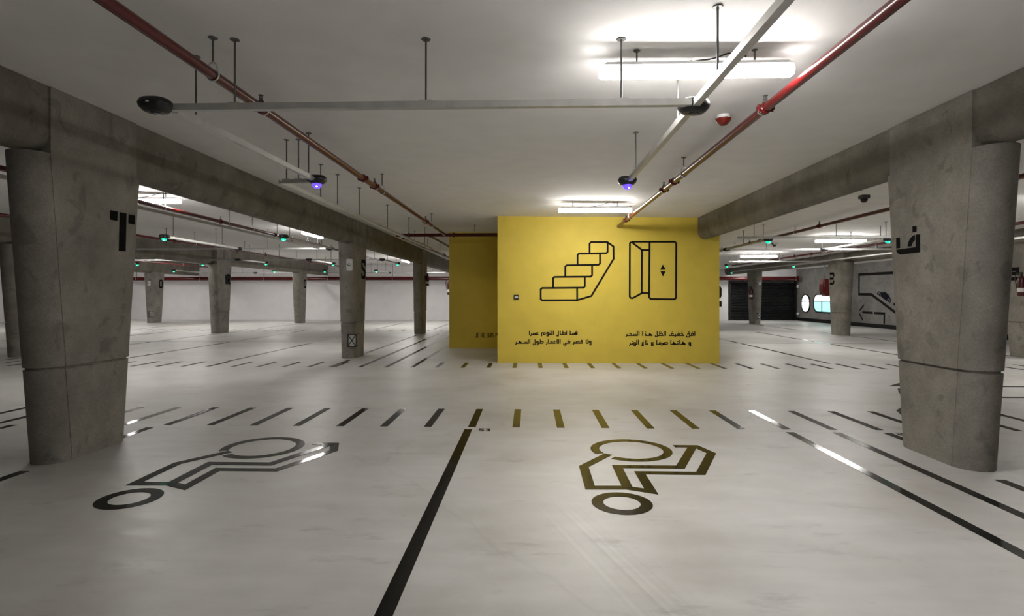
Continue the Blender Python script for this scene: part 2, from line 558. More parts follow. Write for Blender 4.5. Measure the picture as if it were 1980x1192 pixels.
VERSE_L = [[[1.097,0.653],[1.097,0.706],[1.057,0.706],[1.057,0.677],[1.097,0.677]],[[1.097,0.656],[0.939,0.655],[0.939,0.745]],[[1.033,0.656],[1.033,0.686],[0.997,0.686],[0.997,0.656]],[[1.085,0.736],[1.069,0.736]],[[0.855,0.745],[0.855,0.647]],[[0.825,0.655],[0.825,0.694],[0.768,0.694]],[[0.768,0.745],[0.768,0.655]],[[0.827,0.655],[0.71,0.655],[0.71,0.745]],[[0.669,0.745],[0.669,0.621],[0.636,0.621],[0.636,0.649]],[[0.555,0.745],[0.555,0.646]],[[0.518,0.745],[0.518,0.655],[0.432,0.654]],[[0.474,0.654],[0.474,0.7]],[[0.482,0.733],[0.465,0.733]],[[0.438,0.7],[0.402,0.7],[0.402,0.664],[0.438,0.664]],[[0.438,0.708],[0.438,0.621],[0.39,0.621]],[[0.366,0.652],[0.366,0.693],[0.285,0.693],[0.285,0.612]],[[0.366,0.654],[0.326,0.654],[0.326,0.69]],[[0.207,0.692],[0.17,0.692],[0.17,0.663],[0.207,0.654]],[[0.211,0.654],[0.05,0.654]],[[0.132,0.654],[0.132,0.684],[0.096,0.684],[0.096,0.654]],[[0.05,0.69],[0.05,0.644],[0.023,0.615]],[[0.003,0.744],[0.003,0.643]],[[1.414,0.503],[1.372,0.503],[1.372,0.465],[1.414,0.465]],[[1.414,0.513],[1.414,0.419],[1.372,0.419]],[[1.345,0.542],[1.345,0.456],[1.298,0.456]],[[1.306,0.542],[1.306,0.456]],[[1.22,0.524],[1.184,0.524]],[[1.216,0.456],[1.216,0.494],[1.18,0.494],[1.18,0.456]],[[1.219,0.456],[1.025,0.455]],[[1.145,0.456],[1.145,0.49],[1.079,0.49],[1.079,0.455]],[[1.052,0.455],[1.052,0.485]],[[1.027,0.488],[1.025,0.446],[0.997,0.416]],[[0.92,0.526],[0.903,0.526]],[[0.929,0.455],[0.929,0.493],[0.887,0.493],[0.887,0.455]],[[0.932,0.455],[0.821,0.455],[0.851,0.421],[0.789,0.421],[0.789,0.451]],[[0.837,0.391],[0.803,0.391]],[[0.708,0.547],[0.708,0.447]],[[0.674,0.547],[0.674,0.454],[0.627,0.454]],[[0.638,0.547],[0.638,0.454]],[[0.6,0.493],[0.567,0.492],[0.567,0.462],[0.6,0.454]],[[0.603,0.454],[0.44,0.454],[0.44,0.544]],[[0.53,0.454],[0.53,0.486],[0.494,0.486],[0.494,0.454]],[[0.408,0.488],[0.408,0.444],[0.386,0.414]],[[0.318,0.453],[0.318,0.492],[0.252,0.492]],[[0.252,0.543],[0.252,0.453]],[[0.32,0.453],[0.198,0.453]],[[0.204,0.492],[0.168,0.491],[0.168,0.459],[0.204,0.459]],[[0.204,0.498],[0.204,0.416],[0.158,0.416]],[[0.132,0.543],[0.132,0.416],[0.091,0.415],[0.091,0.449]],[[0.011,0.545],[0.011,0.445]],[[-0.022,0.545],[-0.022,0.452],[-0.299,0.452]],[[-0.055,0.452],[-0.055,0.487]],[[-0.085,0.452],[-0.085,0.487]],[[-0.115,0.452],[-0.115,0.487]],[[-0.163,0.452],[-0.223,0.496],[-0.241,0.452]],[[-0.203,0.452],[-0.221,0.475]],[[-0.299,0.484],[-0.299,0.442],[-0.326,0.412]]]
VERSE_R = [[[3.773,0.733],[3.773,0.629]],[[3.731,0.715],[3.714,0.715]],[[3.74,0.638],[3.74,0.685],[3.699,0.685],[3.699,0.644]],[[3.742,0.638],[3.652,0.637]],[[3.66,0.716],[3.624,0.716]],[[3.657,0.679],[3.616,0.679],[3.616,0.64]],[[3.657,0.685],[3.657,0.606],[3.589,0.606],[3.589,0.637]],[[3.494,0.718],[3.478,0.718]],[[3.454,0.685],[3.486,0.685],[3.518,0.637],[3.196,0.636],[3.196,0.663]],[[3.427,0.637],[3.427,0.675],[3.391,0.675],[3.391,0.637]],[[3.417,0.709],[3.401,0.709]],[[3.338,0.637],[3.338,0.673]],[[3.348,0.611],[3.315,0.61]],[[3.285,0.637],[3.285,0.682],[3.244,0.682],[3.244,0.637]],[[3.273,0.718],[3.255,0.718]],[[3.113,0.738],[3.113,0.63]],[[3.078,0.738],[3.078,0.636],[2.924,0.636]],[[3.036,0.636],[3.036,0.681],[2.977,0.681]],[[2.977,0.732],[2.977,0.636]],[[3.018,0.714],[3.002,0.714]],[[2.924,0.737],[2.924,0.61],[2.883,0.609],[2.883,0.642]],[[2.815,0.636],[2.752,0.683],[2.734,0.635]],[[2.775,0.636],[2.755,0.662]],[[2.815,0.636],[2.645,0.635]],[[2.645,0.683],[2.686,0.635]],[[2.669,0.717],[2.652,0.717]],[[2.591,0.737],[2.591,0.627]],[[2.508,0.743],[2.508,0.633]],[[2.473,0.742],[2.473,0.635],[2.237,0.634]],[[2.443,0.635],[2.443,0.671]],[[2.416,0.635],[2.416,0.671]],[[2.387,0.635],[2.387,0.671]],[[2.288,0.68],[2.32,0.68],[2.356,0.635]],[[2.237,0.668],[2.232,0.628],[2.205,0.604]],[[3.681,0.477],[3.643,0.476],[3.643,0.441],[3.681,0.441]],[[3.681,0.485],[3.681,0.401],[3.64,0.401]],[[3.565,0.437],[3.504,0.488],[3.486,0.437]],[[3.527,0.437],[3.506,0.464]],[[3.565,0.437],[3.435,0.437],[3.435,0.536]],[[3.391,0.47],[3.391,0.436],[3.232,0.436],[3.232,0.535]],[[3.407,0.503],[3.374,0.503]],[[3.35,0.436],[3.291,0.484],[3.273,0.436]],[[3.312,0.436],[3.293,0.46]],[[3.155,0.436],[3.155,0.475],[3.09,0.475],[3.09,0.436]],[[3.157,0.436],[3.048,0.435]],[[3.066,0.436],[3.066,0.463]],[[3.048,0.467],[3.048,0.431],[3.018,0.402]],[[3.007,0.435],[3.007,0.471],[2.971,0.471],[2.971,0.435]],[[2.997,0.511],[2.981,0.511]],[[3.009,0.435],[2.912,0.435],[2.912,0.534]],[[2.829,0.474],[2.791,0.474],[2.791,0.438],[2.829,0.438]],[[2.829,0.483],[2.829,0.406],[2.784,0.406]],[[2.704,0.468],[2.704,0.435],[2.663,0.434],[2.663,0.534]],[[2.712,0.507],[2.696,0.507]],[[2.621,0.474],[2.585,0.474],[2.585,0.441],[2.621,0.442]],[[2.589,0.441],[2.574,0.406],[2.621,0.406]],[[2.613,0.513],[2.594,0.513]],[[2.496,0.539],[2.496,0.429]],[[2.458,0.539],[2.458,0.434],[2.425,0.434]],[[2.431,0.473],[2.392,0.473],[2.392,0.437],[2.431,0.437]],[[2.431,0.482],[2.431,0.405],[2.383,0.405]],[[2.36,0.467],[2.36,0.434],[2.312,0.433]],[[2.372,0.501],[2.342,0.501]],[[2.312,0.467],[2.31,0.425],[2.286,0.4]]]
FRENCH = [[[-1.543,0.457],[-1.543,0.329],[-1.573,0.329],[-1.573,0.355]],[[-1.47,0.451],[-1.517,0.451],[-1.517,0.329],[-1.47,0.329]],[[-1.517,0.39],[-1.481,0.39]],[[-1.41,0.325],[-1.41,0.455],[-1.37,0.329],[-1.37,0.457]],[[-1.301,0.452],[-1.343,0.452],[-1.343,0.329],[-1.301,0.329]],[[-1.343,0.39],[-1.309,0.39]],[[-1.203,0.452],[-1.241,0.452],[-1.241,0.394],[-1.205,0.383],[-1.205,0.329],[-1.246,0.329]],[[-1.18,0.457],[-1.18,0.33],[-1.134,0.33],[-1.134,0.457]],[[-1.108,0.457],[-1.108,0.326]],[[-1.037,0.452],[-1.077,0.452],[-1.077,0.395],[-1.04,0.383],[-1.04,0.33],[-1.08,0.33]],[[-0.979,0.326],[-0.979,0.452],[-0.941,0.452],[-0.941,0.387],[-0.979,0.387]]]
T_ = [[[5.602,2.427],[5.704,2.429],[5.698,2.33],[5.6,2.33]],[[5.734,2.427],[5.831,2.426],[5.818,2.02],[5.72,2.018]],[[5.865,2.425],[5.959,2.422],[5.956,2.325],[5.86,2.325]]]
mb = MB()
for p in STAIR:
    stroke(mb, p, 0.042, W1)
tag(mb.build('staircase_pictogram', M['ink'], core), 'black outline of a five step staircase')
mb = MB()
for p in LIFT:
    stroke(mb, p, 0.042, W1)
for p in TRI:
    plate(mb, p, W1)
tag(mb.build('elevator_pictogram', M['ink'], core), 'black outline of an elevator with up and down triangles')
for nm, V in (('left', VERSE_L), ('right', VERSE_R)):
    mb = MB()
    for p in V:
        stroke(mb, p, 0.0215, W1)
    tag(mb.build('arabic_verse', M['ink'], core), 'two lines of black Arabic verse under the ' + ('staircase' if nm == 'left' else 'elevator'))
mb = MB()
W2 = on_wall_y(16.33)
for p in FRENCH:
    stroke(mb, p, 0.0165, W2)
tag(mb.build('french_words', M['ink'], core_rear), 'black condensed capitals JE NE SUIS')

# ------------------------------------------------------------------ paint on the floor (parts of the floor)
PZ = 0.0025


def paint_rect(name, x0, x1, y0, y1, share={}):
    key = (round(x1 - x0, 3), round(y1 - y0, 3))
    if key in share:
        o = bpy.data.objects.new(name, share[key])
        C.objects.link(o)
    else:
        m2 = MB().box(-(x1 - x0) / 2, (x1 - x0) / 2, 0, y1 - y0, 0, PZ)
        o = m2.build(name, M['paint'])
        share[key] = o.data
    o.location = ((x0 + x1) / 2, y0, 0)
    o.parent = floor
    return o


D = 0.09
# dashed edge lines of the drive lane
for i in range(-22, 17):
    x = -0.677 + 0.523 * i
    if -4.75 < x < -4.2 or 3.75 < x < 4.2:
        pass
    paint_rect('dash', x - D / 2, x + D / 2, 6.56, 7.6)
for i in range(-30, 23):
    x = 0.24 + 0.559 * i
    y1 = 12.86
    if -4.0 < x < -2.3:
        continue
    paint_rect('dash', x - D / 2, x + D / 2, 11.97, y1)
for i in range(-30, 22):
    x = -5.6 + 0.56 * i
    if -2.3 < x < 4.3 or x > 15.5 or x < -21:
        continue
    paint_rect('dash', x - D / 2, x + D / 2, 24.4, 25.2)
# bay lines
for x, y0, y1 in ((-0.705, -3.0, 6.45), (2.95, -3.0, 6.42), (3.47, -3.0, 6.42), (-4.45, -3.0, 4.79), (-4.45, 5.9, 6.42),
                  (3.95, -3.0, 4.82), (4.03, 5.95, 6.42), (-6.17, -3.0, 6.5), (-8.9, -3.0, 6.5), (6.6, -3.0, 6.42), (9.2, -3.0, 6.42)):
    paint_rect('bay_line', x - D / 2, x + D / 2, y0, y1)
for x in (-18.2, -15.4, -12.63, -9.95, -7.1, 6.83, 9.6, 12.35):
    paint_rect('bay_line', x - D / 2, x + D / 2, 12.93, 18.2)
    paint_rect('bay_line', x - D / 2, x + D / 2, 18.62, 23.9)
for x, y0, y1 in ((-4.32, 11.97, 13.3), (-3.67, 11.97, 22.6), (-3.1, 11.97, 22.4), (-2.53, 11.97, 19.4), (-4.4, 14.6, 21.9)):
    paint_rect('bay_line', x - D / 2, x + D / 2, y0, y1)
for x in (-18.2, -12.63, -7.1, -4.4, 12.1):
    paint_rect('bay_line', x - D / 2, x + D / 2, 25.6, 31.0)
for x0, x1 in ((-20, -4.9), (5.2, 16)):
    m2 = MB().box(x0, x1, 18.38, 18.42, 0, 0.002)
    m2.build('joint_line', M['paint'], floor)


def wheelchair(dx, dy, label):
    m2 = MB()
    S1 = [(0.772, 5.478), (0.493, 5.077), (0.49, 4.518), (0.783, 4.527), (0.962, 4.445), (0.965, 4.91), (1.492, 4.91), (1.787, 5.544), (1.709, 5.79), (1.485, 5.79)]
    S2 = [(0.791, 4.52), (0.796, 5.083), (1.363, 5.083), (1.675, 5.783)]
    stroke(m2, S1, 0.085, on_floor, False, PZ)
    stroke(m2, S2, 0.085, on_floor, False, PZ + 0.0012)
    a0 = math.atan2(5.36 - 5.643, 0.80 - 1.02)
    a1 = math.atan2(5.50 - 5.643, 0.69 - 1.02)
    ring_band(m2, 1.02, 5.643, 0.315, 0.402, on_floor, a0, a1 + 2 * PI, 56, PZ)
    ring_band(m2, 0.69, 4.19, 0.137, 0.225, on_floor, 0, 2 * PI, 40, PZ)
    o = m2.build('wheelchair_symbol', M['paint'], floor)
    o.location = (dx, dy, 0)
    return tag(o, label)


wheelchair(0, 0, 'black painted wheelchair symbol in the right bay')
wheelchair(-3.74, -0.02, 'black painted wheelchair symbol in the left bay')

# bay number and the lane arrow
m2 = MB()
for p in ([(0.05, 0.1), (0, 0.1), (0, 0.055), (0.045, 0.045), (0.045, 0), (0, 0)], [(0.07, 0.1), (0.115, 0.1), (0.115, 0), (0.07, 0)], [(0.08, 0.052), (0.115, 0.052)]):
    stroke(m2, p, 0.018, on_floor, False, PZ)
o = m2.build('bay_number', M['paint'], floor)
o.location = (-0.575, 6.375, 0)
tag(o, 'small black bay number 53 beside the middle bay line')
m2 = MB()
for p in ([(0, 0.1), (0.06, 0.1), (0.06, 0.05), (0, 0.05), (0, 0), (0.06, 0)],):
    stroke(m2, p, 0.018, on_floor, False, PZ)
m2.build('bay_number', M['paint'], floor).location = (4.115, 6.32, 0)
m2 = MB()
plate(m2, [(6.15, 9.76), (6.9, 9.76), (6.9, 10.4)], on_floor, PZ)
stroke(m2, [(6.9, 9.78), (9.6, 9.74)], 0.1, on_floor, False, PZ)
stroke(m2, [(6.5, 9.5), (6.17, 9.46), (5.95, 9.1), (5.75, 8.72), (9.6, 8.72)], 0.1, on_floor, False, PZ)
stroke(m2, [(5.4, 8.1), (4.98, 7.66), (4.86, 7.38), (5.15, 7.3)], 0.09, on_floor, False, PZ)
tag(m2.build('lane_arrow', M['paint'], floor), 'black outlined lane arrow half hidden by the right pillar')

# ------------------------------------------------------------------ right wall: ramp picture, windows
WR = on_wall_x(XR_)
mb = MB()
for i, p in enumerate(RAMP):
    stroke(mb, p, 0.13 if i == 0 else (0.085 if i in (1, 2) else 0.11), WR)
tag(mb.build('ramp_pictogram', M['ink'], wall_right), 'black outline of a ramp with turning arrow')
mb = MB()
plate(mb, CAR, WR, 0.006)
cp = mb.build('car_pictogram', M['carblue'], wall_right)
tag(cp, 'dark car silhouette on the ramp picture')
mb = MB()
for (yy, zz2) in ((27.12, 1.605), (26.43, 1.315)):
    ring_band(mb, yy, zz2, 0.06, 0.095, on_wall_x(XR_ - 0.0065), n=20)
mb.build('car_wheel_outline', M['wallcon'], cp)


def pill(cy_, cz_, hw, hh, r, n=10):
    pts = []
    for sx, sy, a in ((1, 1, 0), (-1, 1, PI / 2), (-1, -1, PI), (1, -1, 3 * PI / 2)):
        for k in range(n + 1):
            t = a + (PI / 2) * k / n
            pts.append((cy_ + sx * (hw - r) + r * math.cos(t), cz_ + sy * (hh - r) + r * math.sin(t)))
    return pts


def window(name, cy_, cz_, hw, hh, r, label, post):
    fr = MB()
    stroke(fr, pill(cy_, cz_, hw, hh, r), 0.06, WR, True, 0.06)
    f = struct(fr.build(name, M['black']))
    f['label'] = label
    zs = cz_ + 0.11
    full = pill(cy_, cz_, hw - 0.01, hh - 0.01, r - 0.01, 14)

    def clip(upper):
        out = []
        n = len(full)
        for i in range(n):
            a, b2 = full[i], full[(i + 1) % n]
            ia, ib = (a[1] >= zs) == upper, (b2[1] >= zs) == upper
            if ia:
                out.append(a)
            if ia != ib:
                t = (zs - a[1]) / (b2[1] - a[1])
                out.append((a[0] + t * (b2[0] - a[0]), zs))
        return out
    m3 = MB()
    plate(m3, clip(True), WR, 0.02)
    m3.build('pane', M['daylight'], f)
    m3 = MB()
    plate(m3, clip(False), WR, 0.02)
    m3.build('pane', M['teal'] if post else M['daylight'], f)
    m3 = MB()
    m3.box(XR_ - 0.045, XR_ - 0.02, cy_ - hw + 0.02, cy_ + hw - 0.02, zs - 0.025, zs + 0.01)
    m3.build('rail', M['black'], f)
    if post:
        m3 = MB().box(XR_ - 0.045, XR_ - 0.02, 32.28, 32.33, cz_ - hh + 0.02, zs)
        m3.build('post', M['black'], f)
        for k in range(6):
            z0 = cz_ - hh + 0.06 + k * 0.085
            MB().box(XR_ - 0.035, XR_ - 0.021, cy_ - hw + 0.09, cy_ + hw - 0.09, z0, z0 + 0.014).build('slat', M['sign'], f)
    return f


window('window_1', 34.17, 1.08, 0.5, 0.53, 0.49, 'oval lit window with black frame in right wall', False)
window('window_2', 31.75, 1.11, 1.45, 0.5, 0.42, 'wide rounded lit window with teal blind in right wall', True)

# ------------------------------------------------------------------ pillars
def stadium(cx, cy_, a, r, z, n=10, sq=False):
    pts = []
    if sq:
        return [(cx + r, cy_ - a - 0, z), (cx + r, cy_ + a, z), (cx - r, cy_ + a, z), (cx - r, cy_ - a, z)]
    # round ends are shallow arcs set 4 mm inside the flat sides, so a formwork seam shows
    ri, sg = r - 0.005, 0.172
    R = (ri * ri + sg * sg) / (2 * sg)
    half_a = math.asin(ri / R)
    for s in (1, -1):
        pts.append((cx + s * r, cy_ + s * a, z))
        pts.append((cx + s * ri, cy_ + s * (a + 0.001), z))
        for k in range(1, n):
            t = half_a - 2 * half_a * k / n
            pts.append((cx + s * R * math.sin(t), cy_ + s * (a + sg - R + R * math.cos(t)), z))
        pts.append((cx - s * ri, cy_ + s * (a + 0.001), z))
        pts.append((cx - s * r, cy_ + s * a, z))
    return pts


BEAM_Z = 2.83
CR = 0.185


def half(z):
    return 0.305 + (0.55 - 0.305) * z / BEAM_Z


def flat_rings(mb_, rings):
    """stadium rings: smooth round ends, flat sides"""
    n = len(rings[0])
    k = n // 2
    for i in range(len(rings) - 1):
        a, b2 = rings[i], rings[i + 1]
        for s0 in (0, k):
            m = k - 2
            mb_.add(a[s0 + 1:s0 + k - 1] + b2[s0 + 1:s0 + k - 1], [(j, j + 1, m + j + 1, m + j) for j in range(m - 1)], True)
            for j in (s0, s0 + k - 2):
                mb_.add([a[j], a[j + 1], b2[j + 1], b2[j]], [(0, 1, 2, 3)])
        mb_.add([a[k - 1], a[k], b2[k], b2[k - 1]], [(0, 1, 2, 3)])
        mb_.add([a[-1], a[0], b2[0], b2[-1]], [(0, 1, 2, 3)])


def pillar(x, y, label):
    t = thing('concrete_pillar', (x, y, 0), label, 'pillar')
    m3 = MB()
    rs = [stadium(0, 0, half(z), CR - 0.005, z) for z in (0, 0.45, 0.868)]
    flat_rings(m3, rs)
    m3.add(stadium(0, 0, half(.868), CR - 0.005, 0.868), [tuple(range(26))])
    m3.build('base_section', M['concrete'], t)
    m3 = MB()
    rs = [stadium(0, 0, half(0.87) - 0.02, CR - 0.025, 0.86), stadium(0, 0, half(0.89) - 0.02, CR - 0.025, 0.893), stadium(0, 0, half(0.89), CR + 0.002, 0.893)]
    rs += [stadium(0, 0, half(z), CR + 0.002 - 0.002 * (z > 1), z) for z in (0.91, 1.5, 2.2, BEAM_Z)]
    flat_rings(m3, rs)
    m3.add(rs[-1], [tuple(range(26))])
    m3.build('shaft', M['concrete'], t)
    m3 = MB()
    a = half(BEAM_Z)
    z1 = ceil_z(x) - 0.002
    m3.box(-CR, CR, -a, a, BEAM_Z, z1)
    m3.build('head_block', M['concrete'], t)
    return t


GY = (5.44, 14.08, 22.8, 31.4)
P = {}
for key, x, y, label in (
        ('T', -4.485, GY[0], 'large concrete pillar at left with black letter T'),
        ('F', 4.01, 5.5, 'large concrete pillar at right with black Arabic letter'),
        ('S', -4.485, GY[1], 'concrete pillar with letter S and white exit sign'),
        ('D', -4.48, GY[2], 'plain round-ended pillar just left of the dim yellow wall'),
        ('B', -4.27, GY[3], 'far pillar mostly hidden by the dim yellow wall edge'),
        ('R', -12.92, 22.95, 'concrete pillar with letter R before the white wall'),
        ('O', -13.1, 31.5, 'far pillar with numeral-like letter between pillars R and S'),
        ('Q', -21.5, 31.4, 'far pillar with letter O and a guarded light at its foot'),
        ('H', -13.0, GY[1], 'pillar partly hidden behind the left edge of pillar T'),
        ('G', -21.4, 22.8, 'distant pale pillar at the extreme left edge of view'),
        ('I', 12.5, 31.4, 'far right pillar standing before the black gate'),
        ('J', 12.26, 22.4, 'concrete pillar with letter E near the lit windows'),
        ('K', 12.45, 14.3, 'pillar with red fire extinguisher at extreme right edge')):
    P[key] = pillar(x, y, label)


def letter(key, side, strokes=None, plates=None, dy=0.34, z0=2.03, wd=0.1, hgt=0.4, width=0.3, label=None, round_front=False):
    """black painted letter on the flat side of a pillar; glyph box 0..1, read along +y on the right side"""
    t = P[key]
    x0, y0 = t.location.x, t.location.y
    m3 = MB()
    pl = lambda u, v, h: (side * (CR + 0.002 + h), dy + (u - 0.5) * width * (1 if side > 0 else -1), z0 + v * hgt)
    for s in strokes or []:
        L = [((u - 0.5) * width, v * hgt) for u, v in s]
        stroke(m3, L, wd, lambda u, v, h: (side * (CR + 0.002 + h), dy + u * (1 if side > 0 else -1), z0 + v))
    o = m3.build('painted_letter', M['inkstone'], t)
    return tag(o, label)


def traced_letter(key, side, polys, label):
    t = P[key]
    y0 = t.location.y
    m3 = MB()
    for p in polys:
        plate(m3, [(u - y0, v) for u, v in p], lambda u, v, h: (side * (CR + 0.001 + h), u, v))
    tag(m3.build('painted_letter', M['inkstone'], t), label)


traced_letter('T', 1, T_, 'black stencil letter T')
traced_letter('F', -1, FA, 'black stencil Arabic letter')
GS = [[(0.95, .72), (0.95, .9), (.9, .95), (.1, .95), (.05, .9), (.05, .62), (.95, .38), (.95, .1), (.9, .05), (.1, .05), (.05, .1), (.05, .28)]]
GR = [[(.0, 0), (.0, 1)], [(.45, 0), (.45, .95), (.85, .95), (.98, .8), (.98, .6), (.85, .48), (.6, .48)], [(.6, .48), (1.0, 0)]]
GO = [[(.05, .1), (.05, .9), (.2, 1), (.8, 1), (.95, .9), (.95, .1), (.8, 0), (.2, 0), (.05, .1), (.05, .3)]]
GE = [[(.0, 1), (.95, 1)], [(.0, .5), (.95, .5)], [(.0, 0), (.95, 0)], [(.0, 1), (.0, .68)], [(0, .32), (0, 0)]]
letter('S', 1, GS, wd=0.085, dy=.27, z0=2.0, hgt=.46, width=.3, label='black letter S')
letter('R', 1, GR, wd=0.1, dy=.28, label='black letter R')
letter('O', 1, GO, wd=0.09, dy=.28, width=.24, label='black rounded letter')
letter('Q', 1, GO, wd=0.09, dy=.28, width=.26, label='black letter O')
letter('J', -1, [[(1 - u, v) for u, v in s] for s in GE], wd=0.09, dy=.3, width=.3, label='black letter E')
letter('K', -1, [[(0, 0), (.95, 0)], [(0, .4), (.95, .4), (.95, .75), (0, .75), (0, .4)], [(.1, 1.02), (.35, 1.02)]], wd=0.09, dy=.28, width=.34, hgt=.32, z0=1.98, label='black letter')

# ------------------------------------------------------------------ beams
def beam(x, y0, y1, label):
    r = 0.168
    t = thing('concrete_beam', (x, y0, 0), label, 'beam', None)
    prof = [(-r, ceil_z(x - r) - 0.002), (-r, BEAM_Z + r)]
    prof += [(r * math.cos(PI + PI * k / 14), BEAM_Z + r + r * math.sin(PI + PI * k / 14)) for k in range(1, 14)]
    prof += [(r, BEAM_Z + r), (r, ceil_z(x + r) - 0.002)]
    n = len(prof)
    m3 = MB()
    v = [(px, 0, pz) for px, pz in prof] + [(px, y1 - y0, pz) for px, pz in prof]
    m3.add(v, [(i, i + 1, n + i + 1, n + i) for i in range(n - 1)], True)
    m3.add(v[:n], [tuple(range(n))])
    m3.add(v[n:], [tuple(range(n))[::-1]])
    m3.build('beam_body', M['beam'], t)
    return t


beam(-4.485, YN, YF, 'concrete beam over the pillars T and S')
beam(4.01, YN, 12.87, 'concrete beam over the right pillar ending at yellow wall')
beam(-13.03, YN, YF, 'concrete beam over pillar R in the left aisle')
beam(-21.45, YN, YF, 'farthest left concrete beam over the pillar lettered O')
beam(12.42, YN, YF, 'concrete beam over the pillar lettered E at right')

# ================================================================== CEILING SERVICES
RZ = 2.915                 # centre height of the sensor rails
PZI = 3.14                 # centre height of the sprinkler pipes


def rod(parent, x, y, z0, zlow_clamp=True, r=0.0075):
    """threaded rod from the ceiling down to z0 (local to a parent standing at the origin)"""
    zc = ceil_z(x + parent.location.x)
    m3 = MB().tube([(x, y, z0), (x, y, zc)], r, 6)
    o = m3.build('hanger_rod', M['rod'], parent)
    m4 = MB().lathe([(0.03, -0.006), (0.034, -0.002), (0.034, 0)], 12, (x, y, zc - 0.001))
    m4.build('ceiling_plate', M['rod'], o)
    return o


def rail(p0, p1, label, rods, dz=0.0):
    """galvanised square rail hung on rods; rods are fractions along it"""
    p0, p1 = Vector((*p0, RZ + dz)), Vector((*p1, RZ + dz))
    t = thing('sensor_rail', (p0.x, p0.y, 0), label, 'rail')
    q = p1 - p0
    q.z = 0
    L = q.length
    d = q / L
    n = Vector((-d.y, d.x, 0))
    h, z = 0.024, p0.z
    m3 = MB()
    # channel section, open side up
    prof = [(-h, h), (-h, -h), (h, -h), (h, h), (h - .005, h), (h - .005, -h + .005), (-h + .005, -h + .005), (-h + .005, h)]
    a = [n * u + Vector((0, 0, z + v)) for u, v in prof]
    b2 = [c + q for c in a]
    k = len(prof)
    m3.add(a + b2, [(i, (i + 1) % k, k + (i + 1) % k, k + i) for i in range(k)])
    m3.add(a, [(0, 1, 6, 7), (1, 2, 5, 6), (2, 3, 4, 5)])
    m3.add(b2, [(0, 1, 6, 7), (1, 2, 5, 6), (2, 3, 4, 5)])
    m3.build('channel', M['galv'], t)
    for f in rods:
        c = q * f
        o = rod(t, c.x, c.y, z + h - 0.004)
        m4 = MB()
        e = 0.022
        m4.box(c.x - e - abs(d.x) * .02, c.x + e + abs(d.x) * .02, c.y - e - abs(d.y) * .02, c.y + e + abs(d.y) * .02, z + h - 0.002, z + h + 0.008)
        m4.build('rail_clip', M['galv'], o)
    return t


def sensor(x, y, label, colour=None, group=None, rz=0.0, dz=0.0, sc_=1.0):
    """black boat-shaped bay sensor with a domed lens, hung on the rail ends"""
    t = thing('parking_sensor', (x, y, RZ + dz), label, 'sensor', group)
    t.rotation_euler.z = rz
    def ov(a, b2, z, n=20, p=2.8):
        out = []
        for k in range(n):
            c, s = math.cos(2 * PI * k / n), math.sin(2 * PI * k / n)
            out.append((a * math.copysign(abs(c) ** (2 / p), c), b2 * math.copysign(abs(s) ** (2 / p), s), z))
        return out
    m3 = MB().rings([ov(.088, .075, .045), ov(.1, .086, .036), ov(.112, .096, .008), ov(.104, .09, -.018), ov(.078, .066, -.045), ov(.05, .042, -.052)][::-1])
    m3.build('sensor_housing', M['black'], t)
    if colour:
        m3 = MB().lathe([(0.05, -0.04), (0.056, -0.052), (0.05, -0.078), (0.033, -0.097), (0.012, -0.104), (0.001, -0.1045)][::-1], 16)
    else:
        m3 = MB().lathe([(0.04, -0.045), (0.04, -0.054), (0.03, -0.058), (0.001, -0.059)][::-1], 16)
    lens = m3.build('lens', M[colour] if colour else M['lens_off'], t)
    if colour:
        lens['label'] = 'glowing %s lens' % colour
        m3 = MB().lathe([(0.001, -.008), (.009, -.006), (.012, 0), (.009, .006), (.001, .008)], 8, (0.012, -0.036, -0.086))
        m3.build('led', M['ledcore'], lens)
    # side screw
    MB().lathe([(0.012, -.004), (0.012, .004)], 8, (0.0, -.094, .0)).build('screw', M['steel'], t)
    return t


# --- middle bay
rail((-2.62, 3.98), (1.14, 3.98), 'long grey rail across the bay between two black sensor nodes', (0.13, 0.5, 0.87))
rail((1.18, 0.6), (1.18, 6.66), 'grey rail running deep from top edge to right blue sensor', (0.02, 0.485, 0.64, 0.93))
rail((-2.60, 4.02), (-2.52, 6.49), 'thin grey rail running deep to the left blue sensor', (0.1, 0.93))
rail((-2.95, 6.6), (-2.55, 6.55), 'short grey cross rail ending at the left blue sensor', (0.12, 0.5))
rail((-2.98, 6.6), (-2.85, 16.2), 'long grey rail running beside the beam over pillar S', (0.13, 0.2, 0.31, 0.5, 0.7, 0.9))
sensor(-2.68, 3.93, 'unlit black sensor node at the left end of the long cross rail')
sensor(1.185, 4.07, 'unlit black sensor node at the right end of the long cross rail', rz=.2)
sensor(-2.50, 6.50, 'blue glowing parking sensor at the left of the bay', 'blue')
sensor(1.165, 6.68, 'blue glowing parking sensor at the right of the bay', 'blue')

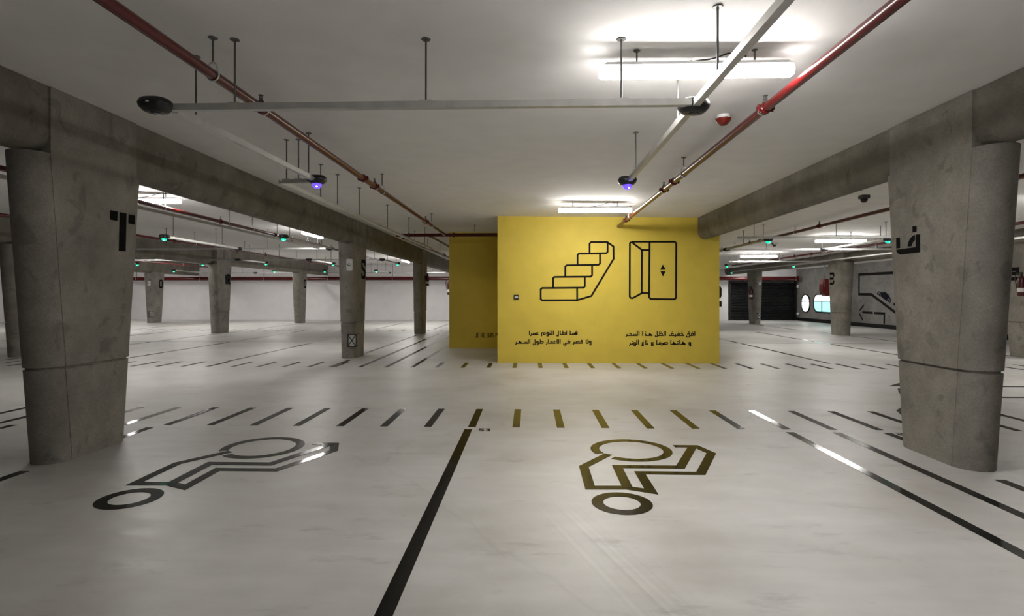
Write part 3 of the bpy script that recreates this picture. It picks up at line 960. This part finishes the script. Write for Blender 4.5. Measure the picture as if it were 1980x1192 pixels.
# --- left aisle
ordn = ['first', 'second', 'third', 'fourth', 'fifth', 'sixth']
for x, y0, y1, lb, sens in (
        (-5.68, 12.75, 15.9, 'grey rail behind the nearest right green sensor of left aisle', 'nearest green sensor of the left aisle, nearer to pillar S'),
        (-8.43, 12.65, 15.9, 'grey rail behind the green sensor close beside pillar T', 'green sensor close beside the right edge of pillar T'),
        (-5.55, 23.4, 21.13, 'grey rail at the green sensor right of pillar S', 'green sensor at the right edge of pillar S'),
        (-8.34, 23.5, 21.1, 'grey rail at the green sensor left of pillar S', 'green sensor near the left edge of pillar S, upper of two'),
        (-10.95, 22.9, 21.08, 'grey rail at the green sensor right of pillar R', 'green sensor above and right of pillar R, upper of two'),
        (-13.92, 23.4, 21.06, 'grey rail at the green sensor left of pillar R', 'green sensor beside the bright strip light left of pillar R'),
        (-16.70, 23.3, 21.06, 'grey rail at the green sensor low beside pillar T', 'green sensor lowest beside the right edge of pillar T'),
        (-8.34, 30.2, 32.9, 'far grey rail right of pillar S ending near white wall', 'far green sensor right of pillar S under its mate'),
        (-11.18, 30.2, 33.0, 'far grey rail left of pillar S ending near white wall', 'far green sensor left of pillar S, lower of two'),
        (-13.92, 30.1, 33.0, 'far grey rail right of pillar R ending near white wall', 'far green sensor right of pillar R, lower of two'),
        (-19.2, 29.6, 32.1, 'far grey rail near the pillar with the guarded light', 'far green sensor at the top right of pillar lettered O')):
    rail((x, y0), (x, y1), lb, (0.1, 0.75))
    sensor(x, y0, sens, 'green')
for x, y, lb in ((-5.78, 16.0, 'unlit black node at right end of the bright cross rail'),
                 (-8.46, 16.02, 'unlit black node in the middle of the bright cross rail'),
                 (-5.58, 21.05, 'unlit black node right of pillar S'),
                 (-8.38, 21.0, 'unlit black node left of pillar S above pillar with numeral'),
                 (-11.1, 20.95, 'unlit black node at top right of pillar R'),
                 (-16.45, 33.08, 'far unlit black node just right of pillar R'),
                 (-13.95, 33.0, 'far unlit black node left of the numeral pillar'),
                 (-11.23, 33.05, 'far unlit black node between numeral pillar and pillar S'),
                 (-8.36, 33.1, 'far unlit black node between pillar S and next pillar'),
                 (-5.1, 25.2, 'unlit black node beside the pillar left of dim yellow wall')):
    sensor(x, y, lb)
rail((-12.2, 16.0), (-5.8, 16.0), 'bright grey cross rail in the left aisle beyond pillar T', (0.05, .25, .48, .72, 0.95))
rail((-12.2, 21.0), (-5.55, 21.05), 'second grey cross rail in the left aisle before pillar R', (0.08, .4, .7, .95))
rail((-20.6, 21.0), (-13.6, 21.0), 'grey cross rail left of pillar R in the far left aisle', (0.1, .5, .9))
rail((-20.6, 33.1), (-13.9, 33.1), 'farthest grey cross rail left of pillar R near white wall', (0.1, .5, .9))
rail((-12.4, 33.1), (-5.0, 33.1), 'farthest grey cross rail right of pillar R near white wall', (0.1, .4, .65, .9))
rail((-5.1, 25.2), (-5.1, 28.4), 'short far grey rail beside the pillar left of dim yellow wall', (.1, .8))
rail((-6.05, 5.2), (-6.05, 15.9), 'long grey rail under the red pipe of the left aisle', (0.05, .3, .55, .75, .95))

# --- right aisle
for x, y0, y1, lb, sens in (
        (5.80, 13.75, 16.6, 'grey rail behind the left green sensor of right aisle', 'green sensor under the red pipe right of the yellow wall'),
        (8.66, 13.77, 16.6, 'grey rail behind the right green sensor of right aisle', 'green sensor beside the left edge of the right pillar'),
        (8.85, 25.3, 22.72, 'far grey rail close right of the yellow wall', 'far green sensor close right of the yellow wall, upper of two'),
        (11.83, 25.4, 22.72, 'far grey rail over the black gate', 'far green sensor above the black gate'),
        (11.55, 32.3, 30.0, 'farthest grey rail right of the yellow wall', 'far green sensor right of the yellow wall, lower of two')):
    rail((x, y0), (x, y1), lb, (0.1, 0.55))
    sensor(x, y0, sens, 'green')
sensor(5.83, 16.7, 'unlit black node near the yellow wall in the right aisle')
sensor(8.66, 16.7, 'unlit black node on the bright cross rail of right aisle')
rail((4.9, 16.72), (11.9, 16.72), 'bright grey cross rail below the strip light of right aisle', (.1, .3, .53, .75, .95))
rail((4.9, 13.3), (8.7, 13.3), 'grey cross rail above the green sensors of right aisle', (.1, .6, .9))
rail((8.0, 22.65), (12.0, 22.65), 'far grey cross rail under the second strip light of right aisle', (.1, .5, .9))
rail((11.6, 8.0), (11.6, 30.0), 'long bright rail beside the right beam toward the windows', (.1, .3, .5, .7, .9))
rail((12.95, 10.5), (12.95, 29.0), 'long rail beyond the right beam leading to window wall', (.1, .4, .7, .95))


# ------------------------------------------------------------------ strip lights
def lamp(x, y, label, along='x', L=1.41):
    z = ceil_z(x)
    t = thing('strip_light', (x, y, z), label, 'lamp')
    if along == 'y':
        t.rotation_euler.z = PI / 2
    h = L / 2
    def sec(xx, s):
        pts = [(-.047, -.124), (-.05, -.129), (-.05, -.172), (-.04, -.194), (-.02, -.204), (.02, -.204), (.04, -.194), (.05, -.172), (.05, -.129), (.047, -.124)]
        return [(xx, a * s, -.16 + (b2 + .16) * s) for a, b2 in pts]
    rr = [sec(-h, .8), sec(-h + .02, 1), sec(h - .02, 1), sec(h, .8)]
    low, side = MB(), MB()
    for i in range(3):
        for k in range(10):
            q = [rr[i][k], rr[i][(k + 1) % 10], rr[i + 1][(k + 1) % 10], rr[i + 1][k]]
            (low if 2 <= k <= 6 else side).add(q, [(0, 1, 2, 3)])
    side.add(rr[0], [tuple(range(10))])
    side.add(rr[3], [tuple(range(10))])
    low.build('diffuser', M['lamp'], t)
    side.build('diffuser_side', M['lampside'], t)
    m3 = MB()
    m3.rings([[(-h + .02, -.068, -.128), (-h + .02, .068, -.128), (-h + .05, .05, -.1), (-h + .05, -.05, -.1)],
              [(h - .02, -.068, -.128), (h - .02, .068, -.128), (h - .05, .05, -.1), (h - .05, -.05, -.1)]], False)
    m3.build('housing', M['housing'], t)
    for sx in (-.43, .43):
        o = MB().tube([(sx, 0, -.1), (sx, 0, 0)], .007, 6).build('hanger_rod', M['rod'], t)
        MB().lathe([(0.022, -0.006), (0.025, 0)], 10, (sx, 0, -0.001)).build('ceiling_plate', M['rod'], o)
        MB().box(sx - .025, sx + .025, -.02, .02, -.1, -.09).build('clip', M['sign'], o)
    pts = []
    for k in range(25):
        u = k / 24
        pts.append((-.04 + .44 * u, -.02 + .1 * u, -.1 + .055 * math.sin(u * PI * 1.05) - .05 * math.sin(u * PI * 2) * u + .09 * u ** 4))
    m3 = MB().tube(pts, .006, 6)
    c = m3.build('cable', M['cable'], t)
    MB().tube([(-.075, -.02, -.108), (-.03, -.02, -.092)], .014, 8).build('gland', M['sign'], c)
    return t


lamp(1.225, 4.16, 'brightest strip light hanging over the middle bay')
lamp(1.27, 10.84, 'strip light just before the top of the yellow wall')
lamp(1.225, -0.4, 'strip light behind the viewer over the middle bay')
lamp(-7.2, 10.2, 'strip light showing just right of pillar T behind red pipe')
lamp(-6.25, 15.95, 'slanting strip light under the beam left of pillar S', 'y')
lamp(-6.28, 28.2, 'far small slanting strip light right of pillar S', 'y')
lamp(-14.25, 20.4, 'strip light hidden behind the beam left of pillar R')
lamp(-16.6, 27.2, 'bright strip light touching the left edge of pillar R')
lamp(-23.5, 20.0, 'added unseen strip light at far left beyond pillar T')  # added out of sight to light the far left white wall
lamp(-22.75, 31.5, 'added unseen strip light at far left near the white wall', 'y')  # extra lamp behind the leftmost beam, added to brighten the back wall
lamp(-5.7, 31.8, 'added unseen strip light brightening the white wall behind pillar S', 'y')  # added lamp, kept behind the beam, lifts the back wall
lamp(-14.4, 31.4, 'added unseen strip light brightening the white wall behind pillar R', 'y')  # another added lamp for the back wall, screened by the beam over R
lamp(8.9, 16.25, 'strip light in right aisle beside the right pillar')
lamp(9.09, 22.43, 'smaller far strip light right of the yellow wall')
lamp(9.45, 9.6, 'strip light in the right aisle hidden behind the right pillar')
lamp(13.6, 13.0, 'strip light at the far right near the ramp picture')

lamp(-5.75, 27.2, 'added fill strip light hidden behind the beam right of pillar S', 'y')  # second added row: unseen fill for the white back wall
lamp(-14.4, 25.6, 'added fill strip light hidden behind the beam just beyond pillar R', 'y')  # unseen fill of the same added row, for the white wall
lamp(-22.8, 25.2, 'added unseen fill strip light in the far left corner by the white wall', 'y')  # left end of the added fill row, unseen behind its beam
lamp(13.35, 33.2, 'strip light high in the corner of the black gate and windows', 'y')
lamp(13.25, 26.5, 'added fill strip light hidden behind the right beam before the lit windows', 'y')  # added unseen lamp that brightens the wall around the windows


# ------------------------------------------------------------------ red sprinkler pipes
def hanger(t, x, y, z, r):
    o = rod(t, x, y, z + r + .06)
    m3 = MB()
    pts = [(x - .012 * 0, y, z + r + .075)]
    loop = []
    for k in range(25):
        a = PI / 2 + 2 * PI * k / 24
        rr = r + .006 + (.05 * max(0, math.sin(a)) ** 6)
        loop.append((x + rr * math.cos(a), y, z + rr * math.sin(a)))
    m3.tube(loop, .006, 6)
    m3.build('pipe_ring', M['steel'], o)


def head(t, x, y, z, r):
    m3 = MB()
    m3.lathe([(.026, 0), (.026, .03), (.014, .034), (.012, .05), (.006, .052), (.006, .075), (.022, .076), (.022, .08)], 10, (x, y, z + r * .8))
    m3.box(x - .016, x - .011, y - .004, y + .004, z + r * .8 + .04, z + r * .8 + .077)
    m3.box(x + .011, x + .016, y - .004, y + .004, z + r * .8 + .04, z + r * .8 + .077)
    o = m3.build('sprinkler_head', M['rod'], t)
    return o


def coupling(t, p, d, r, small=False):
    p, d = Vector(p), Vector(d).normalized()
    w_ = .03 if not small else .028
    m3 = MB().tube([p - d * w_, p - d * w_ * .8, p + d * w_ * .8, p + d * w_], [r + .004, r + .015, r + .015, r + .004], 14)
    s = d.cross(Vector((0, 0, 1)))
    for k in (-1, 1):
        c = p + s * (k * (r + .022))
        m3.tube([c + Vector((0, 0, -.03)), c + Vector((0, 0, .03))], .011, 6)
        m3.box(c.x - .016, c.x + .016, c.y - .016, c.y + .016, c.z - .014, c.z + .014)
    m3.build('pipe_coupling', M['red'], t)


def pipe(p0, p1, label, r=.037, hangers=(), heads=(), couplings=(), saddles=()):
    p0, p1 = Vector(p0), Vector(p1)
    t = thing('sprinkler_pipe', (p0.x, p0.y, 0), label, 'pipe')
    o3 = Vector((p0.x, p0.y, 0))
    a, b2 = p0 - o3, p1 - o3
    MB().tube([a, b2], r, 20).build('pipe_body', M['red'], t)
    d = b2 - a
    for f in hangers:
        c = a + d * f
        hanger(t, c.x, c.y, c.z, r)
    for f in heads:
        c = a + d * f
        coupling(t, c, d, r * .93, True)
        head(t, c.x, c.y, c.z, r)
    for f in saddles:
        c = a + d * f
        m3 = MB()
        e1, e2 = (d.normalized() * .02), None
        loop = []
        for k in range(15):
            an = PI + PI * k / 14
            s = d.normalized().cross(Vector((0, 0, 1)))
            loop.append(c + s * ((r + .006) * math.cos(an)) + Vector((0, 0, (r + .006) * math.sin(an))) + d.normalized() * .05)
        m3.tube(loop, .006, 6)
        m3.build('u_bolt', M['steel'], t)
    for f in couplings:
        coupling(t, a + d * f, d, r)
    return t


def fy(y, y0, y1):
    return (y - y0) / (y1 - y0)


F_ = lambda ys, y0, y1: [fy(y, y0, y1) for y in ys]
pipe((-2.3, 0.5, PZI), (-2.2, 14.6, PZI), 'red pipe running deep along the left of the bay', hangers=F_([3.95, 8.45, 12.6], .5, 14.6), heads=F_([4.66, 8.05, 11.9], .5, 14.6), couplings=F_([7.5], .5, 14.6), saddles=F_([4.66, 8.05], .5, 14.6))
pipe((1.98, 0.5, PZI), (2.04, 12.9, PZI), 'red pipe running deep into the yellow wall', hangers=F_([7.35, 11.3], .5, 12.9), heads=F_([4.8, 8.45, 11.8], .5, 12.9), couplings=F_([7.85], .5, 12.9), saddles=F_([4.8, 8.45], .5, 12.9))
pipe((-3.5, 14.6, PZI), (-0.74, 14.6, PZI), 'red cross pipe before the dim yellow wall', r=.045, hangers=(.75,), couplings=(.12, .55))
pipe((-3.33, 14.65, PZI - .06), (-3.2, 24.0, PZI - .06), 'red pipe branching left of the dim yellow wall', hangers=(.15, .35, .6), heads=(.28, .7))
pipe((-2.62, 14.65, PZI - .02), (-2.53, 24.0, PZI - .02), 'short red pipe going behind the top of dim yellow wall', hangers=(.2, .5))
pipe((-6.55, 3.5, PZI), (-6.75, 25.0, PZI), 'red pipe crossing the strip light in the left aisle', hangers=F_([9.9, 13.2, 16.6, 20.2], 3.5, 25), heads=F_([11.8, 15.5, 17.6], 3.5, 25), couplings=F_([14.4], 3.5, 25))
pipe((-10.4, 8.0, PZI), (-10.3, 33.0, PZI), 'red pipe along the beam over pillar R in left aisle', hangers=F_([17, 20, 24.5, 28], 8, 33), heads=F_([16, 21.6], 8, 33), couplings=F_([19.5, 26], 8, 33))
pipe((-15.6, 8.0, PZI), (-15.6, 33.0, PZI), 'red pipe at far left beyond pillar R', hangers=(.3, .6, .9))
pipe((-17.9, 4.0, PZI), (-17.9, 31.0, PZI), 'red pipe seen left of pillar T at image edge', hangers=(.3, .6, .9), heads=(.4,))
pipe((6.5, 3.5, PZI), (6.8, 24.0, PZI), 'red pipe running deep in the right aisle', hangers=F_([14.2, 18.5], 3.5, 24), heads=F_([13.0, 17.2, 19.8], 3.5, 24), couplings=F_([16.4], 3.5, 24))
pipe((10.75, 8.0, PZI), (10.75, 30.0, PZI), 'red pipe beside the right beam above the black gate', hangers=F_([14, 20.5, 24], 8, 30), heads=F_([19.5, 23], 8, 30), couplings=F_([21.6], 8, 30))
pipe((14.7, 6.0, PZI), (14.7, 24.0, PZI), 'red pipe at extreme right beyond the right pillar', hangers=(.3, .7))


def main_pipe(x0, x1, label, y=34.6, z=2.62, r=.115, end=0):
    t = thing('fire_main_pipe', (x0, y, 0), label, 'pipe')
    MB().tube([(0, 0, z), (x1 - x0, 0, z)], r, 20).build('pipe_body', M['red'], t)
    n = max(2, int((x1 - x0) / 4))
    for k in range(n):
        x = (k + .5) * (x1 - x0) / n
        o = rod(t, x, 0, z + r, r=.012)
        loop = [(x, (r + .008) * math.cos(2 * PI * q / 24), z + (r + .008) * math.sin(2 * PI * q / 24)) for q in range(25)]
        MB().tube(loop, .012, 6).build('pipe_ring', M['steel'], o)
    if end:
        MB().tube([(x1 - x0, 0, z + .14), (x1 - x0, 0, z - .15)], r * 1.15, 16).build('elbow', M['red'], t)
    return t


main_pipe(XL_ + .05, -2.4, 'thick red fire main along the top of the white back wall')
main_pipe(4.4, 16.3, 'thick red fire main above the black gate', z=2.60, end=1)

# ------------------------------------------------------------------ ceiling devices
t = thing('fire_alarm_beacon', (1.94, 5.65, ceil_z(1.94)), 'red fire alarm beacon on a white base on the ceiling', 'alarm')
MB().lathe([(.062, -.035), (.066, -.03), (.066, 0)], 20).build('base', M['sign'], t)
MB().lathe([(.004, -.1), (.03, -.098), (.055, -.078), (.078, -.05), (.082, -.036), (.06, -.034)], 8).build('red_dome', M['alarmred'], t)


def dome_camera(x, y, label):
    t = thing('dome_camera', (x, y, ceil_z(x)), label, 'camera')
    MB().box(-.065, .065, -.065, .065, -.06, 0).build('mount', M['rod'], t)
    MB().lathe([(.002, -.13), (.03, -.126), (.05, -.105), (.058, -.08), (.058, -.058)], 16).build('dome', M['black'], t)


dome_camera(5.85, 9.95, 'small dome camera on ceiling left of the right pillar')
dome_camera(8.0, 18.5, 'small dome camera right of the nearest green sensor in right aisle')
dome_camera(-6.1, 16.6, 'small dome camera at the end of the slanting strip light')

# ------------------------------------------------------------------ things on pillars and walls
def exit_sign(x, y, z, label, arrow=True):
    t = thing('exit_sign', (x, y, z), label, 'sign')
    w_, h_ = .07, .14
    pts = pill(0, 0, w_, h_, .022, 5)
    m3 = MB().rings([[(a, -d, b2) for a, b2 in pts] for d in (0, .045, .052)], False)
    m3.build('sign_box', M['sign'], t)
    m3 = MB()
    pl = lambda u, v, hh: (u, -.052 - hh, v)
    stroke(m3, [(.04, .018), (-.02, .018)], .012, pl)
    stroke(m3, [(.04, -.018), (-.02, -.018)], .012, pl)
    stroke(m3, [(-.01, .034), (-.04, 0), (-.01, -.034)], .012, pl)
    m3.build('arrow', M['ink'], t)
    MB().lathe([(.001, .014), (.012, .01), (.015, 0)], 10, (0.006, -.06, -.095)).build('lamp_dot', M['sign'], t)
    return t


exit_sign(-4.36, 13.45, 2.3, 'white exit sign with arrow on pillar S')
exit_sign(-21.36, 30.77, 2.25, 'small pale exit sign on the far pillar lettered O')
exit_sign(12.52, 30.78, 2.25, 'small pale exit sign on the pillar before the black gate')


def guard_light(x, y, z, label):
    t = thing('guarded_light', (x, y, z), label, 'light')
    a, h_ = .105, .15
    MB().rings([[(u, -d, v) for u, v in pill(0, 0, .075, .135, .03, 4)] for d in (0, .06, .07)], False).build('lamp_box', M['sign'], t)
    m3 = MB()
    r = .011
    c = [(-a, h_), (a, h_), (a, -h_), (-a, -h_)]
    for i in range(4):
        p, q = c[i], c[(i + 1) % 4]
        m3.tube([(p[0], -.1, p[1]), (q[0], -.1, q[1])], r, 6)
        m3.tube([(p[0], -.1, p[1]), (p[0], .08, p[1])], r, 6)
    m3.build('guard_frame', M['black'], t)
    m3 = MB()
    m3.tube([(-a, -.105, h_), (a, -.105, -h_)], r, 6)
    m3.tube([(a, -.108, h_), (-a, -.108, -h_)], r, 6)
    m3.build('cross_brace', M['black'], t)
    return t


guard_light(-4.335, 13.62, .45, 'white light in black cross-braced guard at foot of pillar S')
guard_light(-21.36, 30.95, .5, 'white light in cross-braced guard on pillar lettered O')
guard_light(12.52, 30.95, .45, 'white light in cross-braced guard before the black gate')


def extinguisher(x, y, z, label, s=1.0, rz=0):
    t = thing('fire_extinguisher', (x, y, z), label, 'extinguisher')
    t.scale = (s, s, s)
    t.rotation_euler.z = rz
    MB().lathe([(.02, 0), (.07, .004), (.08, .02), (.08, .40), (.07, .45), (.045, .48), (.03, .49)], 18).build('cylinder', M['redwall'], t)
    MB().lathe([(.0815, .1), (.0815, .2)], 18).build('paper_label', M['labelw'], t)
    m3 = MB().lathe([(.028, .49), (.028, .54), (.016, .545), (.016, .57)], 10)
    m3.box(-.012, .012, -.13, .03, .57, .585)
    m3.box(-.012, .012, -.12, .03, .545, .555)
    m3.build('valve', M['black'], t)
    m3 = MB().tube([(-.02, -.03, .53), (-.09, -.05, .535), (-.125, -.05, .46), (-.115, -.04, .34), (-.1, -.03, .24), (-.092, -.03, .2)], .011, 8)
    m3.build('hose', M['black'], t)
    MB().box(-.02, .02, .07, .11, .3, .46).build('bracket', M['black'], t)
    return t


extinguisher(12.165, 14.2, 1.54, 'large red fire extinguisher with white label at extreme right', 1.0, -PI / 2)
extinguisher(12.21, 31.2, 1.35, 'small red fire extinguisher on pillar before the black gate', 1.2, -PI / 2)
extinguisher(-4.40, 30.73, 1.58, 'red fire extinguisher at the left edge of dim yellow wall', 1.6)
extinguisher(-4.2, 22.9, 1.95, 'dark red fire extinguisher on side of pillar near yellow wall', .9, PI / 2)

t = thing('call_box', (-0.298, 12.87, 1.514), 'small dark square call box on the yellow wall', 'switch')
MB().box(-.053, .053, -.03, 0, -.055, .055).build('box_frame', M['black'], t)
MB().box(-.037, .037, -.036, -.03, -.022, .02).build('pale_plate', M['sign'], t)

# black roller gate and white panel at the back right
gate = thing('roller_gate', (14.55, 35.39, 0), 'wide black roller gate behind the far right pillar', 'gate')
gx = 2.02
for k in range(24):
    z0 = .03 + k * .098
    m3 = MB().rings([[(-gx, -.06, z0), (-gx, -.075, z0 + .03), (-gx, -.075, z0 + .065), (-gx, -.06, z0 + .092), (-gx, -.04, z0 + .092), (-gx, -.04, z0)],
                     [(gx, -.06, z0), (gx, -.075, z0 + .03), (gx, -.075, z0 + .065), (gx, -.06, z0 + .092), (gx, -.04, z0 + .092), (gx, -.04, z0)]], False)
    m3.build('slat', M['gate'], gate)
for s in (-1, 1):
    MB().box(s * gx - .06, s * gx + .06, -.1, 0, 0, 2.5).build('guide_post', M['black'], gate)
MB().box(-gx - .05, gx + .05, -.14, 0, 2.40, 2.5).build('shutter_box', M['black'], gate)
pan = thing('white_wall_panel', (11.8, 35.4, 0), 'white wall panel with black rounded glyph beside the yellow wall', 'panel')
MB().box(-1.2, .62, -.06, 0, 0, 2.5).build('board', M['white'], pan)
m3 = MB()
plate(m3, pill(-.1, 1.76, .33, .42, .25), lambda u, v, h: (u, -.06 - h, v))
plate(m3, [(-.43, .86), (.23, .86), (.23, 1.2), (-.43, 1.2)], lambda u, v, h: (u, -.06 - h, v))
m3.build('painted_glyph', M['ink'], pan)
for z, lb in ((1.1 + 1.0, 'small white round photocell high on the window wall edge'), (.42, 'small white round photocell low on the window wall edge')):
    t = thing('photocell', (XR_ - .0, 35.0, z), lb, 'sensor')
    MB().lathe([(.001, .09), (.06, .075), (.085, .03), (.085, -.03), (.06, -.075), (.001, -.09)], 14, (-.09, 0, 0)).build('white_ball', M['sign'], t)
    MB().box(-.06, 0, -.03, .03, -.03, .03).build('bracket', M['black'], t)

# red rounded tank hung on two posts before the windows
t = thing('hanging_tank', (14.42, 27.6, 0), 'dark red round-bottomed tank hung on two posts before the windows', 'tank')
prof = [(-.2, 2.36), (-.25, 2.1), (-.25, 1.78), (-.2, 1.62), (-.1, 1.53), (.1, 1.53), (.2, 1.62), (.25, 1.78), (.25, 2.1), (.2, 2.36)]
MB().rings([[(u, -.17 * s_, v) for u, v in prof] for s_ in (1, -1)], False).build('tank_body', M['redwall'], t)
for s in (-1, 1):
    MB().tube([(s * .17, -.18, 1.95), (s * .17, -.18, ceil_z(14.42))], .028, 8).build('hanging_post', M['black'], t)
MB().box(-.14, .14, -.19, -.172, 1.95, 2.3).build('face_plate', M['redwall'], t)

# ------------------------------------------------------------------ repeats share a group phrase
GROUPS = {'sensor': 'parking sensors under the ceiling', 'rail': 'grey sensor rails on rods', 'lamp': 'strip lights on the ceiling',
          'pipe': 'red fire pipes under the ceiling', 'pillar': 'concrete pillars', 'beam': 'concrete beams', 'extinguisher': 'fire extinguishers',
          'sign': 'exit signs on pillars', 'light': 'guarded lights on pillars', 'camera': 'dome cameras on the ceiling'}
for o in list(sc.objects):
    if o.parent is None and o.get('category') in GROUPS:
        o['group'] = GROUPS[o['category']]
